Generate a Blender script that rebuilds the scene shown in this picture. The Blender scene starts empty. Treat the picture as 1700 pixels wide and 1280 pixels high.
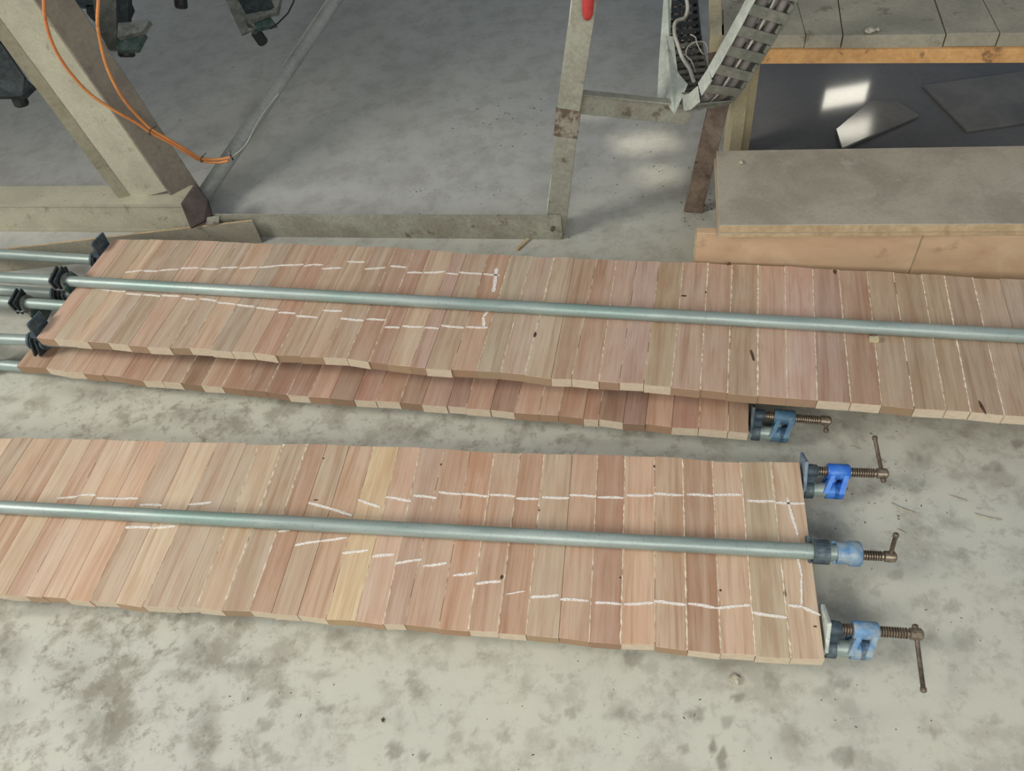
import bpy, bmesh, math, random
import numpy as np
from mathutils import Vector, Matrix
random.seed(7)
rng = np.random.default_rng(5)
SC = bpy.context.scene
COL = SC.collection

# ------------------------------------------------------------------ camera
F_PX = 1288.77
CAM = Vector((0, 0, 1.3018))
CR = Vector((0.98460455, -0.13326884, -0.11310743))
CU = Vector((0.17479666, 0.75068427, 0.63711792))
CF = Vector((0.0, 0.64708001, -0.7624221))
cd = bpy.data.cameras.new('camera'); cam = bpy.data.objects.new('camera', cd); COL.objects.link(cam)
cd.sensor_fit = 'HORIZONTAL'; cd.sensor_width = 36; cd.lens = F_PX / 1700 * 36
cd.clip_start = 0.05; cd.clip_end = 60
M = Matrix.Identity(4)
for i in range(3):
    M[i][0] = CR[i]; M[i][1] = CU[i]; M[i][2] = -CF[i]; M[i][3] = CAM[i]
cam.matrix_world = M
SC.camera = cam

def ray(px, py):
    return CF + CR * ((px - 850) / F_PX) - CU * ((py - 640) / F_PX)
def at(px, py, z):
    "the world point of height z that a pixel looks at"
    d = ray(px, py); return CAM + d * ((z - CAM.z) / d.z)
def atd(px, py, depth):
    return CAM + ray(px, py) * depth

# ------------------------------------------------------------------ light
SC.view_settings.view_transform = 'Standard'; SC.view_settings.look = 'None'
SC.view_settings.gamma = 1; SC.view_settings.use_curve_mapping = False
SC.view_settings.exposure = 0.0
w = bpy.data.worlds.new('World'); SC.world = w; w.use_nodes = True
w.node_tree.nodes['Background'].inputs[0].default_value = (0.76, 0.86, 1.0, 1)
w.node_tree.nodes['Background'].inputs[1].default_value = 0.32

def area(name, loc, target, sx, sy, power, col):
    l = bpy.data.lights.new(name, 'AREA'); l.shape = 'RECTANGLE'; l.size = sx; l.size_y = sy
    l.energy = power; l.color = col
    o = bpy.data.objects.new(name, l); COL.objects.link(o); o.location = loc
    o.rotation_euler = (Vector(target) - Vector(loc)).to_track_quat('-Z', 'Y').to_euler()
    return o
area('left_doorway_daylight', (-3.4, 0.75, 2.7), (0.2, 0.6, 0), 1.3, 1.1, 95, (1.0, 0.96, 0.88))
area('front_fill_light', (-0.2, -1.5, 1.9), (0.2, 0.1, 0), 2.2, 1.2, 52, (1.0, 0.965, 0.89))  # added frontal fill that brightens the near floor and the board ends
SUN_DIR = Vector((0.20, -0.80, -0.60)).normalized()
sl = bpy.data.lights.new('sun', 'SUN'); sl.energy = 3.2; sl.angle = math.radians(0.6); sl.color = (1.0, 0.9, 0.72)
so = bpy.data.objects.new('sun', sl); COL.objects.link(so)
so.rotation_euler = SUN_DIR.to_track_quat('-Z', 'Y').to_euler()

# ------------------------------------------------------------------ materials
def srgb(r, g, b):
    f = lambda c: (c / 255 / 12.92) if c / 255 <= 0.04045 else ((c / 255 + 0.055) / 1.055) ** 2.4
    return (f(r), f(g), f(b), 1)

class NT:
    def __init__(s, name):
        s.m = bpy.data.materials.new(name); s.m.use_nodes = True
        s.t = s.m.node_tree; s.b = s.t.nodes['Principled BSDF']
    def n(s, typ, **kw):
        o = s.t.nodes.new(typ)
        for k, v in kw.items():
            if k.startswith('_'):
                o.inputs[k[1:]].default_value = v
            else: setattr(o, k, v)
        return o
    def l(s, a, b): s.t.links.new(a, b)
    def noise(s, vec, scale, detail=4, rough=0.55, dist=0.0):
        o = s.n('ShaderNodeTexNoise'); o.inputs['Scale'].default_value = scale
        o.inputs['Detail'].default_value = detail; o.inputs['Roughness'].default_value = rough
        o.inputs['Distortion'].default_value = dist
        if vec is not None: s.l(vec, o.inputs['Vector'])
        return o.outputs['Fac']
    def ramp(s, fac, stops):
        o = s.n('ShaderNodeValToRGB'); e = o.color_ramp.elements
        e[0].position, e[0].color = stops[0][0], stops[0][1]
        e[1].position, e[1].color = stops[-1][0], stops[-1][1]
        for p, c in stops[1:-1]:
            x = e.new(p); x.color = c
        s.l(fac, o.inputs[0]); return o.outputs['Color']
    def mapr(s, v, a, b, c, d):
        o = s.n('ShaderNodeMapRange'); s.l(v, o.inputs[0])
        for i, x in enumerate((a, b, c, d)): o.inputs[i + 1].default_value = x
        return o.outputs[0]
    def mix(s, fac, a, b, mode='MIX'):
        o = s.n('ShaderNodeMix', data_type='RGBA', blend_type=mode)
        if isinstance(fac, (int, float)): o.inputs[0].default_value = fac
        else: s.l(fac, o.inputs[0])
        for i, x in ((6, a), (7, b)):
            if isinstance(x, tuple): o.inputs[i].default_value = x
            else: s.l(x, o.inputs[i])
        return o.outputs[2]
    def math(s, op, a, b=0.0):
        o = s.n('ShaderNodeMath', operation=op)
        for i, x in ((0, a), (1, b)):
            if isinstance(x, (int, float)): o.inputs[i].default_value = x
            else: s.l(x, o.inputs[i])
        return o.outputs[0]
    def obj(s):
        if not hasattr(s, '_tc'): s._tc = s.n('ShaderNodeTexCoord')
        return s._tc.outputs['Object']
    def mapping(s, vec, scale, loc=None):
        o = s.n('ShaderNodeMapping'); s.l(vec, o.inputs[0]); o.inputs['Scale'].default_value = scale
        if loc is not None: s.l(loc, o.inputs['Location'])
        return o.outputs[0]
    def bump(s, h, strength, dist=0.001):
        o = s.n('ShaderNodeBump'); o.inputs['Strength'].default_value = strength
        o.inputs['Distance'].default_value = dist; s.l(h, o.inputs['Height'])
        s.l(o.outputs[0], s.b.inputs['Normal'])
    def fin(s, col=None, rough=0.6, metal=0.0, spec=None):
        if col is not None:
            if isinstance(col, tuple): s.b.inputs['Base Color'].default_value = col
            else: s.l(col, s.b.inputs['Base Color'])
        if isinstance(rough, (int, float)): s.b.inputs['Roughness'].default_value = rough
        else: s.l(rough, s.b.inputs['Roughness'])
        s.b.inputs['Metallic'].default_value = metal
        if spec is not None: s.b.inputs['Specular IOR Level'].default_value = spec
        return s.m

def speckled(name, c1, c2, scale=8, c3=None, rough=0.7, metal=0, fine=90, fine_amt=0.12, lo=0.42, hi=0.62, bump=0.15):
    t = NT(name); v = t.obj()
    n1 = t.noise(v, scale, 6, 0.6, 0.4)
    c = t.mix(t.mapr(n1, lo, hi, 0, 1), srgb(*c1), srgb(*c2))
    if c3:
        n3 = t.noise(v, scale * 2.3, 5, 0.65)
        c = t.mix(t.mapr(n3, 0.60, 0.68, 0, 0.8), c, srgb(*c3))
    n2 = t.noise(v, fine, 3, 0.6)
    g = t.mapr(n2, 0.3, 0.7, 1 - fine_amt, 1 + fine_amt)
    cc = t.n('ShaderNodeCombineColor')
    for i in range(3): t.l(g, cc.inputs[i])
    c = t.mix(1.0, c, cc.outputs[0], 'MULTIPLY')
    t.bump(n2, bump, 0.0008)
    return t.fin(c, rough, metal)

def wood_mat(name, end=False):
    t = NT(name)
    oi = t.n('ShaderNodeObjectInfo')
    rnd = t.n('ShaderNodeCombineXYZ')
    t.l(t.math('MULTIPLY', oi.outputs['Random'], 7.0), rnd.inputs[0])
    t.l(t.math('MULTIPLY', oi.outputs['Random'], 31.0), rnd.inputs[1])
    base = oi.outputs['Color']
    if end:
        v = t.mapping(t.obj(), (30, 30, 60), rnd.outputs[0])
        n = t.noise(v, 3, 4)
        c = t.mix(oi.outputs['Alpha'], t.mix(1.0, base, srgb(205, 190, 168), 'MULTIPLY'), srgb(220, 204, 178))
        c = t.mix(t.mapr(n, 0.35, 0.7, 0, 0.22), c, srgb(130, 105, 82))
        return t.fin(c, 0.75)
    v = t.mapping(t.obj(), (55, 2.6, 55), rnd.outputs[0])
    g1 = t.noise(v, 1.0, 5, 0.6, 0.5)
    v2 = t.mapping(t.obj(), (260, 9, 200), rnd.outputs[0])
    g2 = t.noise(v2, 1.0, 3, 0.7)
    v3 = t.mapping(t.obj(), (16, 5, 16), rnd.outputs[0])
    g3 = t.noise(v3, 1.0, 3, 0.5, 1.0)
    c = t.mix(t.mapr(g1, 0.46, 0.68, 0, 0.8), base, t.mix(1.0, base, srgb(214, 196, 180), 'MULTIPLY'))
    c = t.mix(t.mapr(g3, 0.42, 0.7, 0, 0.55), c, t.mix(1.0, base, srgb(236, 214, 202), 'MULTIPLY'))
    c = t.mix(t.mapr(g1, 0.42, 0.25, 0, 0.3), c, srgb(222, 200, 172))
    c = t.mix(t.mapr(g2, 0.50, 0.72, 0, 0.42), c, t.mix(1.0, base, srgb(196, 172, 152), 'MULTIPLY'))
    # pale planer dust lying over the boards
    d = t.noise(t.mapping(t.obj(), (9, 6, 9), rnd.outputs[0]), 1.0, 4, 0.6)
    c = t.mix(t.mapr(d, 0.45, 0.75, 0, 0.22), c, srgb(205, 196, 182))
    t.bump(g2, 0.12, 0.0006)
    return t.fin(c, 0.62, spec=0.35)

MAT = {}
MAT['wood'] = wood_mat('planed_wood'); MAT['wood_end'] = wood_mat('sawn_end_grain', True)
MAT['glue'] = speckled('dried_glue', (222, 206, 176), (238, 226, 204), 60, rough=0.4)
def chalk():
    t = NT('white_chalk'); n = t.noise(t.obj(), 420, 3, 0.7)
    t.fin(srgb(240, 232, 222), 0.9)
    tr = t.n('ShaderNodeBsdfTransparent'); mx = t.n('ShaderNodeMixShader')
    t.l(t.mapr(n, 0.34, 0.52, 0.45, 1.0), mx.inputs[0])
    t.l(tr.outputs[0], mx.inputs[1]); t.l(t.b.outputs[0], mx.inputs[2])
    t.l(mx.outputs[0], t.t.nodes['Material Output'].inputs[0])
    return t.m
MAT['chalk'] = chalk()
MAT['knot'] = speckled('dark_knot', (92, 66, 48), (60, 42, 32), 60)
def galv():
    t = NT('galvanised_steel'); v = t.mapping(t.obj(), (6, 40, 40))
    n = t.noise(v, 1.0, 5, 0.6, 0.3); n2 = t.noise(t.obj(), 160, 3, 0.7)
    n3 = t.noise(t.mapping(t.obj(), (2.2, 8, 8)), 1.0, 3)
    c = t.mix(t.mapr(n, 0.35, 0.68, 0, 1), srgb(142, 156, 150), srgb(172, 184, 177))
    c = t.mix(t.mapr(n3, 0.5, 0.62, 0, 0.5), c, srgb(128, 160, 148))
    c = t.mix(t.mapr(n2, 0.55, 0.72, 0, 0.4), c, srgb(100, 106, 106))
    t.bump(n2, 0.1, 0.0005)
    return t.fin(c, 0.44, 0.3)
MAT['galv'] = galv()
MAT['blue'] = speckled('worn_blue_paint', (58, 116, 186), (84, 140, 196), 40, (150, 160, 165), 0.4, 0.1)
MAT['bright_blue'] = speckled('bright_blue_paint', (48, 110, 205), (70, 130, 212), 30, (110, 150, 200), 0.4, 0.1)
MAT['faded_blue'] = speckled('faded_blue_paint', (96, 140, 180), (150, 165, 172), 45, (178, 180, 175), 0.5, 0.1)
MAT['dark_blue'] = speckled('dusty_blue_paint', (66, 100, 124), (88, 120, 140), 40, (120, 130, 130), 0.5, 0.1)
MAT['slate'] = speckled('slate_cast_iron', (66, 82, 92), (96, 108, 112), 50, (130, 136, 134), 0.55, 0.3)
MAT['slate_dark'] = speckled('dark_cast_iron', (38, 46, 50), (58, 66, 68), 50, (84, 86, 84), 0.6, 0.2)
MAT['green_iron'] = speckled('greenish_cast_iron', (64, 86, 80), (92, 108, 102), 40, (140, 146, 140), 0.5, 0.3)
MAT['grey_iron'] = speckled('grey_cast_iron', (108, 112, 108), (140, 142, 136), 40, (70, 74, 72), 0.5, 0.3)
MAT['black'] = speckled('black_rubber', (22, 23, 24), (38, 38, 38), 40, None, 0.55)
MAT['pad_pale'] = speckled('pale_pad', (182, 192, 186), (208, 212, 200), 60, (130, 150, 160), 0.6)
MAT['pad_blue'] = speckled('blue_grey_pad', (104, 124, 142), (136, 150, 160), 60, None, 0.5)
MAT['screw'] = speckled('oily_steel_screw', (118, 104, 90), (150, 136, 118), 80, (70, 60, 52), 0.38, 0.6)
MAT['rusty'] = speckled('brown_steel', (92, 80, 68), (118, 104, 90), 80, (70, 56, 46), 0.5, 0.4)
MAT['cream'] = speckled('dusty_cream_paint', (178, 174, 152), (166, 162, 142), 12, (140, 134, 114), 0.6, 0, 160, 0.10, bump=0.3)
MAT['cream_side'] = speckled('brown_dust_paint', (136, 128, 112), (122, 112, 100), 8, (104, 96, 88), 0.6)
MAT['rust_patch'] = speckled('flaking_rusty_paint', (150, 144, 128), (100, 84, 72), 34, (64, 52, 44), 0.7, lo=.44, hi=.54)
MAT['flange_shade'] = speckled('shaded_cream_paint', (138, 132, 108), (150, 144, 122), 8, (120, 114, 96), 0.6)  # darker than the column cream: recess shading of the left flange in the colour
MAT['gusset'] = speckled('dark_brown_steel', (84, 74, 68), (66, 58, 54), 16, (104, 92, 84), 0.7)
MAT['frame'] = speckled('grey_green_frame_paint', (158, 158, 142), (140, 136, 122), 9, (98, 80, 66), 0.6, 0, 120, 0.15)
MAT['rust_frame'] = speckled('rusted_frame', (104, 88, 76), (128, 112, 98), 16, (62, 50, 42), 0.7, 0, 120, 0.2)
MAT['grey_tube'] = speckled('grey_tube_paint', (168, 170, 164), (150, 152, 146), 8, None, 0.45, 0.1)
MAT['orange'] = speckled('orange_cable', (222, 150, 86), (214, 128, 78), 8, (190, 120, 90), 0.5)
MAT['orange_dusty'] = speckled('dusty_orange_cable', (196, 130, 100), (206, 150, 116), 20, (170, 120, 90), 0.6)
MAT['white_cable'] = speckled('white_cable', (200, 198, 186), (176, 172, 158), 20, None, 0.5)
MAT['grey_cable'] = speckled('grey_cable', (118, 112, 108), (136, 130, 124), 20, None, 0.55)
MAT['pink_cable'] = speckled('pink_cable', (206, 150, 142), (190, 140, 130), 20, None, 0.5)
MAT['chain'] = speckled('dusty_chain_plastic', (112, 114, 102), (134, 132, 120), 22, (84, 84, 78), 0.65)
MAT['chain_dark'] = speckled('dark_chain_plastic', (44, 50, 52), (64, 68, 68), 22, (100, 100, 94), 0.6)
MAT['chain_side'] = speckled('pale_chain_side', (196, 202, 190), (180, 184, 172), 14, (160, 158, 146), 0.6)
MAT['red'] = speckled('red_plastic', (200, 66, 66), (188, 70, 66), 12, None, 0.35)
MAT['dust_board'] = speckled('dusty_board_top', (172, 164, 147), (152, 144, 128), 6, (174, 168, 152), 0.8, 0, 140, 0.07)
MAT['dust_green'] = speckled('dusty_grey_green_board', (158, 152, 134), (144, 140, 124), 9, (112, 104, 88), 0.8, 0, 120, 0.1)
MAT['ply_edge'] = speckled('pale_plywood_edge', (196, 174, 138), (180, 156, 122), 30, None, 0.7)
MAT['orange_ply'] = speckled('orange_plywood_edge', (206, 160, 104), (190, 142, 90), 12, (120, 90, 62), 0.7)
def veneer():
    t = NT('peach_veneer'); v = t.mapping(t.obj(), (1.5, 8, 5)); n = t.noise(v, 2.4, 4, 0.55, 1.2)
    c = t.mix(t.mapr(n, 0.35, 0.7, 0, 1), srgb(208, 180, 146), srgb(190, 156, 124))
    n2 = t.noise(t.obj(), 22, 4); c = t.mix(t.mapr(n2, 0.62, 0.75, 0, 0.5), c, srgb(150, 118, 92))
    return t.fin(c, 0.6)
MAT['veneer'] = veneer()
MAT['pale_wood'] = speckled('pale_timber', (198, 186, 152), (180, 166, 132), 9, None, 0.7)
MAT['laminate'] = speckled('dark_laminate', (116, 117, 118), (126, 125, 124), 3.5, None, 0.05, 0, 60, 0.05, bump=0.0)
MAT['laminate'].node_tree.nodes['Principled BSDF'].inputs['Specular IOR Level'].default_value = 0.5
MAT['chip'] = speckled('wood_chip', (190, 184, 164), (150, 140, 118), 60, None, 0.8)
MAT['dark_chip'] = speckled('dark_crumb', (84, 76, 66), (60, 54, 48), 60, None, 0.8)
MAT['wall'] = speckled('plain_wall', (120, 122, 122), (110, 112, 112), 1.5, None, 0.9)

def floor_mat():
    t = NT('stained_concrete'); v = t.obj()
    st = t.n('ShaderNodeAttribute', attribute_name='stain').outputs['Fac']
    mo = t.n('ShaderNodeAttribute', attribute_name='mottle').outputs['Fac']
    n1 = t.noise(v, 1.3, 5, 0.55); n2 = t.noise(v, 11, 8, 0.7, 0.15); n3 = t.noise(v, 34, 6, 0.7, 0.1)
    n4 = t.noise(v, 160, 4, 0.7)
    c = t.mix(t.mapr(n1, 0.35, 0.65, 0, 1), srgb(196, 193, 177), srgb(184, 184, 174))
    c = t.mix(t.mapr(n2, 0.60, 0.38, 0, 0.35), c, srgb(206, 205, 188))
    c = t.mix(t.mapr(mo, 0.27, 0.18, 0, 0.6), c, t.mix(t.mapr(n2, 0.4, 0.6, 0, 1), srgb(176, 178, 178), srgb(164, 166, 167)))  # cooler grey under the machine: its bluish shade painted into the concrete
    k = t.math('MULTIPLY', t.mapr(n2, 0.49, 0.60, 0, 1), mo)
    c = t.mix(k, c, srgb(134, 128, 110))
    k2 = t.math('MULTIPLY', t.mapr(n3, 0.54, 0.63, 0, 0.8), mo)
    c = t.mix(k2, c, srgb(118, 112, 98))
    s = t.math('MULTIPLY', st, t.mapr(n3, 0.3, 0.6, 1.0, 0.65))
    c = t.mix(s, c, srgb(92, 86, 72))
    sp = t.mapr(n4, 0.66, 0.72, 0, 0.35); c = t.mix(sp, c, srgb(96, 92, 82))
    b = t.math('ADD', t.math('MULTIPLY', n3, 0.6), t.math('MULTIPLY', n4, 0.4))
    t.bump(b, 0.10, 0.0015)
    return t.fin(c, 0.62, spec=0.35)
MAT['floor'] = floor_mat()

# ------------------------------------------------------------------ mesh helpers
class MB:
    def __init__(s): s.v = []; s.f = []; s.mi = []; s.sm = []
    def add(s, vs, fs, mi=0, smooth=False):
        o = len(s.v); s.v += [Vector(a) for a in vs]
        for f in fs: s.f.append(tuple(i + o for i in f)); s.mi.append(mi); s.sm.append(smooth)
        return s
    def hexa(s, p, mi=0):
        "8 points: bottom ring 0-3, top ring 4-7"
        return s.add(p, [(3, 2, 1, 0), (4, 5, 6, 7), (0, 1, 5, 4), (1, 2, 6, 5), (2, 3, 7, 6), (3, 0, 4, 7)], mi)
    def box(s, c, size, R=None, mi=0):
        c = Vector(c); h = Vector(size) / 2; R = R or Matrix.Identity(3)
        q = [(-1, -1), (1, -1), (1, 1), (-1, 1)]
        return s.hexa([c + R @ Vector((a * h.x, b * h.y, z * h.z)) for z in (-1, 1) for a, b in q], mi)
    def prism(s, top, th, mi=0, d=Vector((0, 0, -1))):
        "polygon extruded along d by th"
        top = [Vector(p) for p in top]; n = len(top); bot = [p + d * th for p in top]
        nrm = (top[1] - top[0]).cross(top[2] - top[0])
        if nrm.dot(d) > 0: top.reverse(); bot.reverse()
        return s.add(top + bot, [tuple(range(n)), tuple(range(2 * n - 1, n - 1, -1))] +
                     [(i, i + n, (i + 1) % n + n, (i + 1) % n) for i in range(n)], mi)
    def tube(s, pts, r, seg=12, mi=0, cap=True, smooth=True):
        pts = [Vector(p) for p in pts]; n = len(pts); rs = r if isinstance(r, (list, tuple)) else [r] * n
        t0 = (pts[1] - pts[0]).normalized()
        up = Vector((0, 0, 1)) if abs(t0.z) < 0.9 else Vector((0, 1, 0))
        a = t0.cross(up).normalized(); vs = []
        for i in range(n):
            t = (pts[min(i + 1, n - 1)] - pts[max(i - 1, 0)]).normalized()
            a = (a - t * a.dot(t)).normalized(); b = t.cross(a)
            for k in range(seg):
                an = 2 * math.pi * k / seg
                vs.append(pts[i] + (a * math.cos(an) + b * math.sin(an)) * rs[i])
        fs = [(i * seg + k, i * seg + (k + 1) % seg, (i + 1) * seg + (k + 1) % seg, (i + 1) * seg + k)
              for i in range(n - 1) for k in range(seg)]
        s.add(vs, fs, mi, smooth)
        if cap:
            s.add(vs[:seg], [tuple(range(seg - 1, -1, -1))], mi); s.add(vs[-seg:], [tuple(range(seg))], mi)
        return s
    def ring(s, c, x0, x1, ro, ri, seg=20, a0=0, a1=2 * math.pi, mi=0):
        "hollow sleeve round the x axis; a0..a1 leaves an opening"
        full = abs(a1 - a0 - 2 * math.pi) < 1e-6; c = Vector(c); n = seg + (0 if full else 1); vs = []
        for k in range(n):
            an = a0 + (a1 - a0) * k / seg; cy, sz = math.cos(an), math.sin(an)
            vs += [c + Vector((x, cy * r, sz * r)) for x, r in ((x0, ro), (x1, ro), (x1, ri), (x0, ri))]
        fs = []
        for k in range(seg):
            o = 4 * k; q = 4 * ((k + 1) % n)
            fs += [(o + j, o + (j + 1) % 4, q + (j + 1) % 4, q + j) for j in range(4)]
        if not full: fs += [(3, 2, 1, 0), tuple(4 * (n - 1) + j for j in range(4))]
        return s.add(vs, fs, mi, False)
    def rotx(s, ang, z0=0):
        R = Matrix.Rotation(ang, 3, 'X'); s.v = [R @ p for p in s.v]; return s
    def build(s, name, mats, parent=None, loc=None, bevel=0, col=None):
        me = bpy.data.meshes.new(name)
        o0 = Vector(loc) if loc is not None else Vector((0, 0, 0))
        me.from_pydata([tuple(p - o0) for p in s.v], [], s.f)
        for p, m, sm in zip(me.polygons, s.mi, s.sm): p.material_index = m; p.use_smooth = sm
        if not isinstance(mats, (list, tuple)): mats = [mats]
        for m in mats: me.materials.append(MAT[m])
        bm = bmesh.new(); bm.from_mesh(me)
        bmesh.ops.recalc_face_normals(bm, faces=bm.faces)
        if bevel: bmesh.ops.bevel(bm, geom=bm.edges[:], offset=bevel, segments=1, affect='EDGES')
        bm.to_mesh(me); bm.free()
        o = bpy.data.objects.new(name, me); COL.objects.link(o)
        if parent is not None: o.parent = parent
        if loc is not None: o.location = o0
        if col is not None: o.color = col
        return o

def empty(name, loc, rz=0):
    o = bpy.data.objects.new(name, None); COL.objects.link(o); o.empty_display_size = 0.05
    o.location = loc; o.rotation_euler = (0, 0, rz); return o
def tag(o, label, cat, group=None, kind=None):
    if label: o['label'] = label
    if cat: o['category'] = cat
    if group: o['group'] = group
    if kind: o['kind'] = kind
    return o
def wbuild(mb, name, mats, root, **k):
    "mesh given in world coordinates, child of an unrotated root"
    mb.v = [p - root.location for p in mb.v]
    return mb.build(name, mats, root, **k)

# ------------------------------------------------------------------ floor and back wall
def build_floor():
    xs = np.concatenate([[-6, -4, -2.6, -2.0, -1.7], np.arange(-1.5, 1.6, 0.006), [2.1, 2.6, 4, 6]])
    ys = np.concatenate([[-3, -1.2, -0.3], np.arange(0.1, 1.15, 0.006), np.arange(1.15, 2.1, 0.02), [2.2, 2.4, 2.8, 3.4, 4.2, 5.5, 7.5]])
    X, Y = np.meshgrid(xs, ys); nx, ny = len(xs), len(ys)
    st = np.zeros_like(X)
    blobs = [(130, 1120, 60, 60, .18), (170, 1200, 60, 35, .34), (20, 1080, 26, 36, .45), (0, 1180, 50, 25, .3), (330, 1080, 30, 28, .5),
             (390, 1107, 48, 10, .55), (300, 1120, 30, 12, .35), (345, 1200, 20, 50, .4), (335, 1240, 26, 20, .4), (118, 1225, 9, 9, .5),
             (302, 1094, 11, 9, .5), (440, 1203, 12, 10, .5), (455, 1258, 12, 9, .45), (443, 1243, 9, 7, .45), (685, 1137, 11, 11, .45),
             (693, 1152, 8, 8, .45), (655, 1246, 13, 13, .6), (703, 1256, 8, 8, .6), (540, 1176, 14, 5, .5), (535, 1121, 26, 6, .4),
             (410, 1160, 8, 7, .4), (455, 1166, 12, 9, .4), (760, 1222, 9, 9, .3), (808, 1241, 9, 8, .25), (835, 1225, 12, 8, .4),
             (1050, 1093, 14, 12, .55), (948, 1183, 9, 9, .45), (1028, 1186, 22, 12, .4), (1075, 1192, 9, 7, .35), (1225, 1157, 12, 5, .6),
             (1155, 1186, 14, 10, .55), (1207, 1197, 10, 9, .45), (1135, 1242, 8, 6, .5), (1184, 1240, 6, 12, .7), (1198, 1262, 8, 16, .75),
             (1310, 1218, 24, 18, .35), (1400, 1256, 19, 15, .5), (1200, 1106, 22, 14, .35), (1282, 1130, 14, 16, .35), (1394, 1134, 18, 9, .35),
             (1368, 1150, 16, 10, .3), (1552, 1217, 8, 8, .4), (1655, 1198, 10, 7, .3), (1487, 955, 13, 8, .4), (1580, 1008, 12, 9, .4),
             (1590, 870, 22, 10, .35), (1080, 1108, 12, 10, .3), (560, 1050, 26, 10, .5), (1690, 737, 9, 6, .6), (1650, 775, 14, 8, .4),
             (440, 145, 20, 40, .25), (420, 220, 18, 30, .3), (395, 290, 24, 18, .25), (560, 110, 40, 16, .18), (640, 290, 90, 20, .14),
             (700, 170, 80, 26, .14), (780, 250, 60, 20, .10), (1160, 355, 18, 8, .3), (700, 720, 12, 6, .4), (150, 650, 60, 20, .35), (330, 690, 70, 18, .35),
             (220, 715, 40, 8, .4), (1000, 735, 90, 8, .25), (905, 700, 60, 10, .3), (1560, 735, 60, 10, .25), (60, 1015, 60, 10, .4), (1420, 1190, 90, 20, .10)]
    for (px, py, rx, ry, s) in blobs:
        c = at(px, py, 0); a = at(px + rx, py, 0) - c; b = at(px, py - ry, 0) - c
        det = a.x * b.y - a.y * b.x
        dx, dy = X - c.x, Y - c.y
        u = (dx * b.y - dy * b.x) / det; v = (a.x * dy - a.y * dx) / det
        k = 1.25 + 0.2 * np.sin(3 * np.arctan2(v, u) + px) + 0.12 * np.sin(7 * np.arctan2(v, u) + py)
        d = np.sqrt(u * u + v * v) / k
        edge = 0.25 if max(rx, ry) < 20 else 0.75
        st = np.maximum(st, s * np.clip((1 - d) / edge + 0.1, 0, 1))
    # mottling is strong in the used strip by the panels, weak under the machine, where bluish shade is painted in
    mo = 0.30 + 0 * X
    def zone(px, py, r, s):
        c = at(px, py, 0); return s * np.exp(-((X - c.x) ** 2 + (Y - c.y) ** 2) / (r * r))
    mo += zone(170, 1130, 0.32, 0.40) + zone(300, 670, 0.4, 0.35) + zone(900, 720, 0.35, .25) + zone(1550, 760, 0.3, .1)
    kk = np.clip((Y - 1.25) / 0.6, 0, 1); mo = mo * (1 - kk) + 0.18 * kk; mo = np.clip(mo, 0, 0.9)
    me = bpy.data.meshes.new('floor')
    V = np.stack([X.ravel(), Y.ravel(), np.zeros(X.size)], 1)
    idx = np.arange(nx * ny).reshape(ny, nx)
    Fq = np.stack([idx[:-1, :-1], idx[:-1, 1:], idx[1:, 1:], idx[1:, :-1]], -1).reshape(-1, 4)
    me.from_pydata(V.tolist(), [], Fq.tolist())
    for nm, arr in (('stain', st), ('mottle', mo)):
        at_ = me.attributes.new(nm, 'FLOAT', 'POINT'); at_.data.foreach_set('value', arr.ravel().astype(np.float32))
    me.materials.append(MAT['floor'])
    o = bpy.data.objects.new('floor', me); COL.objects.link(o); o['kind'] = 'structure'
build_floor()

WALL_Y = 7.0
def build_wall():
    # sun openings: the parts of the wall the sun patches on the floor look back through
    holes = []
    for (a, b) in (((1000, 236), (1160, 270)), ((1040, 292), (1166, 326)), ((945, 188), (1040, 212))):
        c0 = at(*a, 0); c1 = at(*b, 0)
        q = []
        for c in (c0, c1):
            k = (WALL_Y - c.y) / -SUN_DIR.y
            q.append((c.x - SUN_DIR.x * k, -SUN_DIR.z * k))
        holes.append((min(q[0][0], q[1][0]), max(q[0][0], q[1][0]), min(q[0][1], q[1][1]), max(q[0][1], q[1][1])))
    panes = [(3.70, 4.18, 3.25, 3.49), (-3.6, -2.0, 1.6, 3.0)]
    allh = holes + panes
    xs = sorted({-6.0, 8.0} | {h[0] for h in allh} | {h[1] for h in allh})
    zs = sorted({0.0, 7.0} | {h[2] for h in allh} | {h[3] for h in allh})
    mb = MB()
    for i in range(len(xs) - 1):
        for j in range(len(zs) - 1):
            cx, cz = (xs[i] + xs[i + 1]) / 2, (zs[j] + zs[j + 1]) / 2
            if any(h[0] < cx < h[1] and h[2] < cz < h[3] for h in allh): continue
            mb.box((cx, WALL_Y + 0.05, cz), (xs[i + 1] - xs[i], 0.1, zs[j + 1] - zs[j]))
    mb.build('wall_back', 'wall')['kind'] = 'structure'
    t = NT('bright_window_glass'); t.b.inputs['Emission Color'].default_value = (1.0, 0.95, 0.80, 1)
    t.b.inputs['Emission Strength'].default_value = 10; MAT['pane'] = t.fin((0.1, 0.1, 0.1, 1), 0.3)
    t = NT('overcast_window_glass'); t.b.inputs['Emission Color'].default_value = (0.85, 0.93, 1.0, 1)
    t.b.inputs['Emission Strength'].default_value = 5; MAT['pane2'] = t.fin((0.1, 0.1, 0.1, 1), 0.3)
    for k, h in enumerate(panes):
        m = MB(); m.box(((h[0] + h[1]) / 2, WALL_Y + 0.05, (h[2] + h[3]) / 2), (h[1] - h[0], 0.01, h[3] - h[2]))
        o = m.build('window_%d' % (k + 1), ('pane', 'pane2')[k]); o['kind'] = 'structure'
build_wall()

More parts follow.
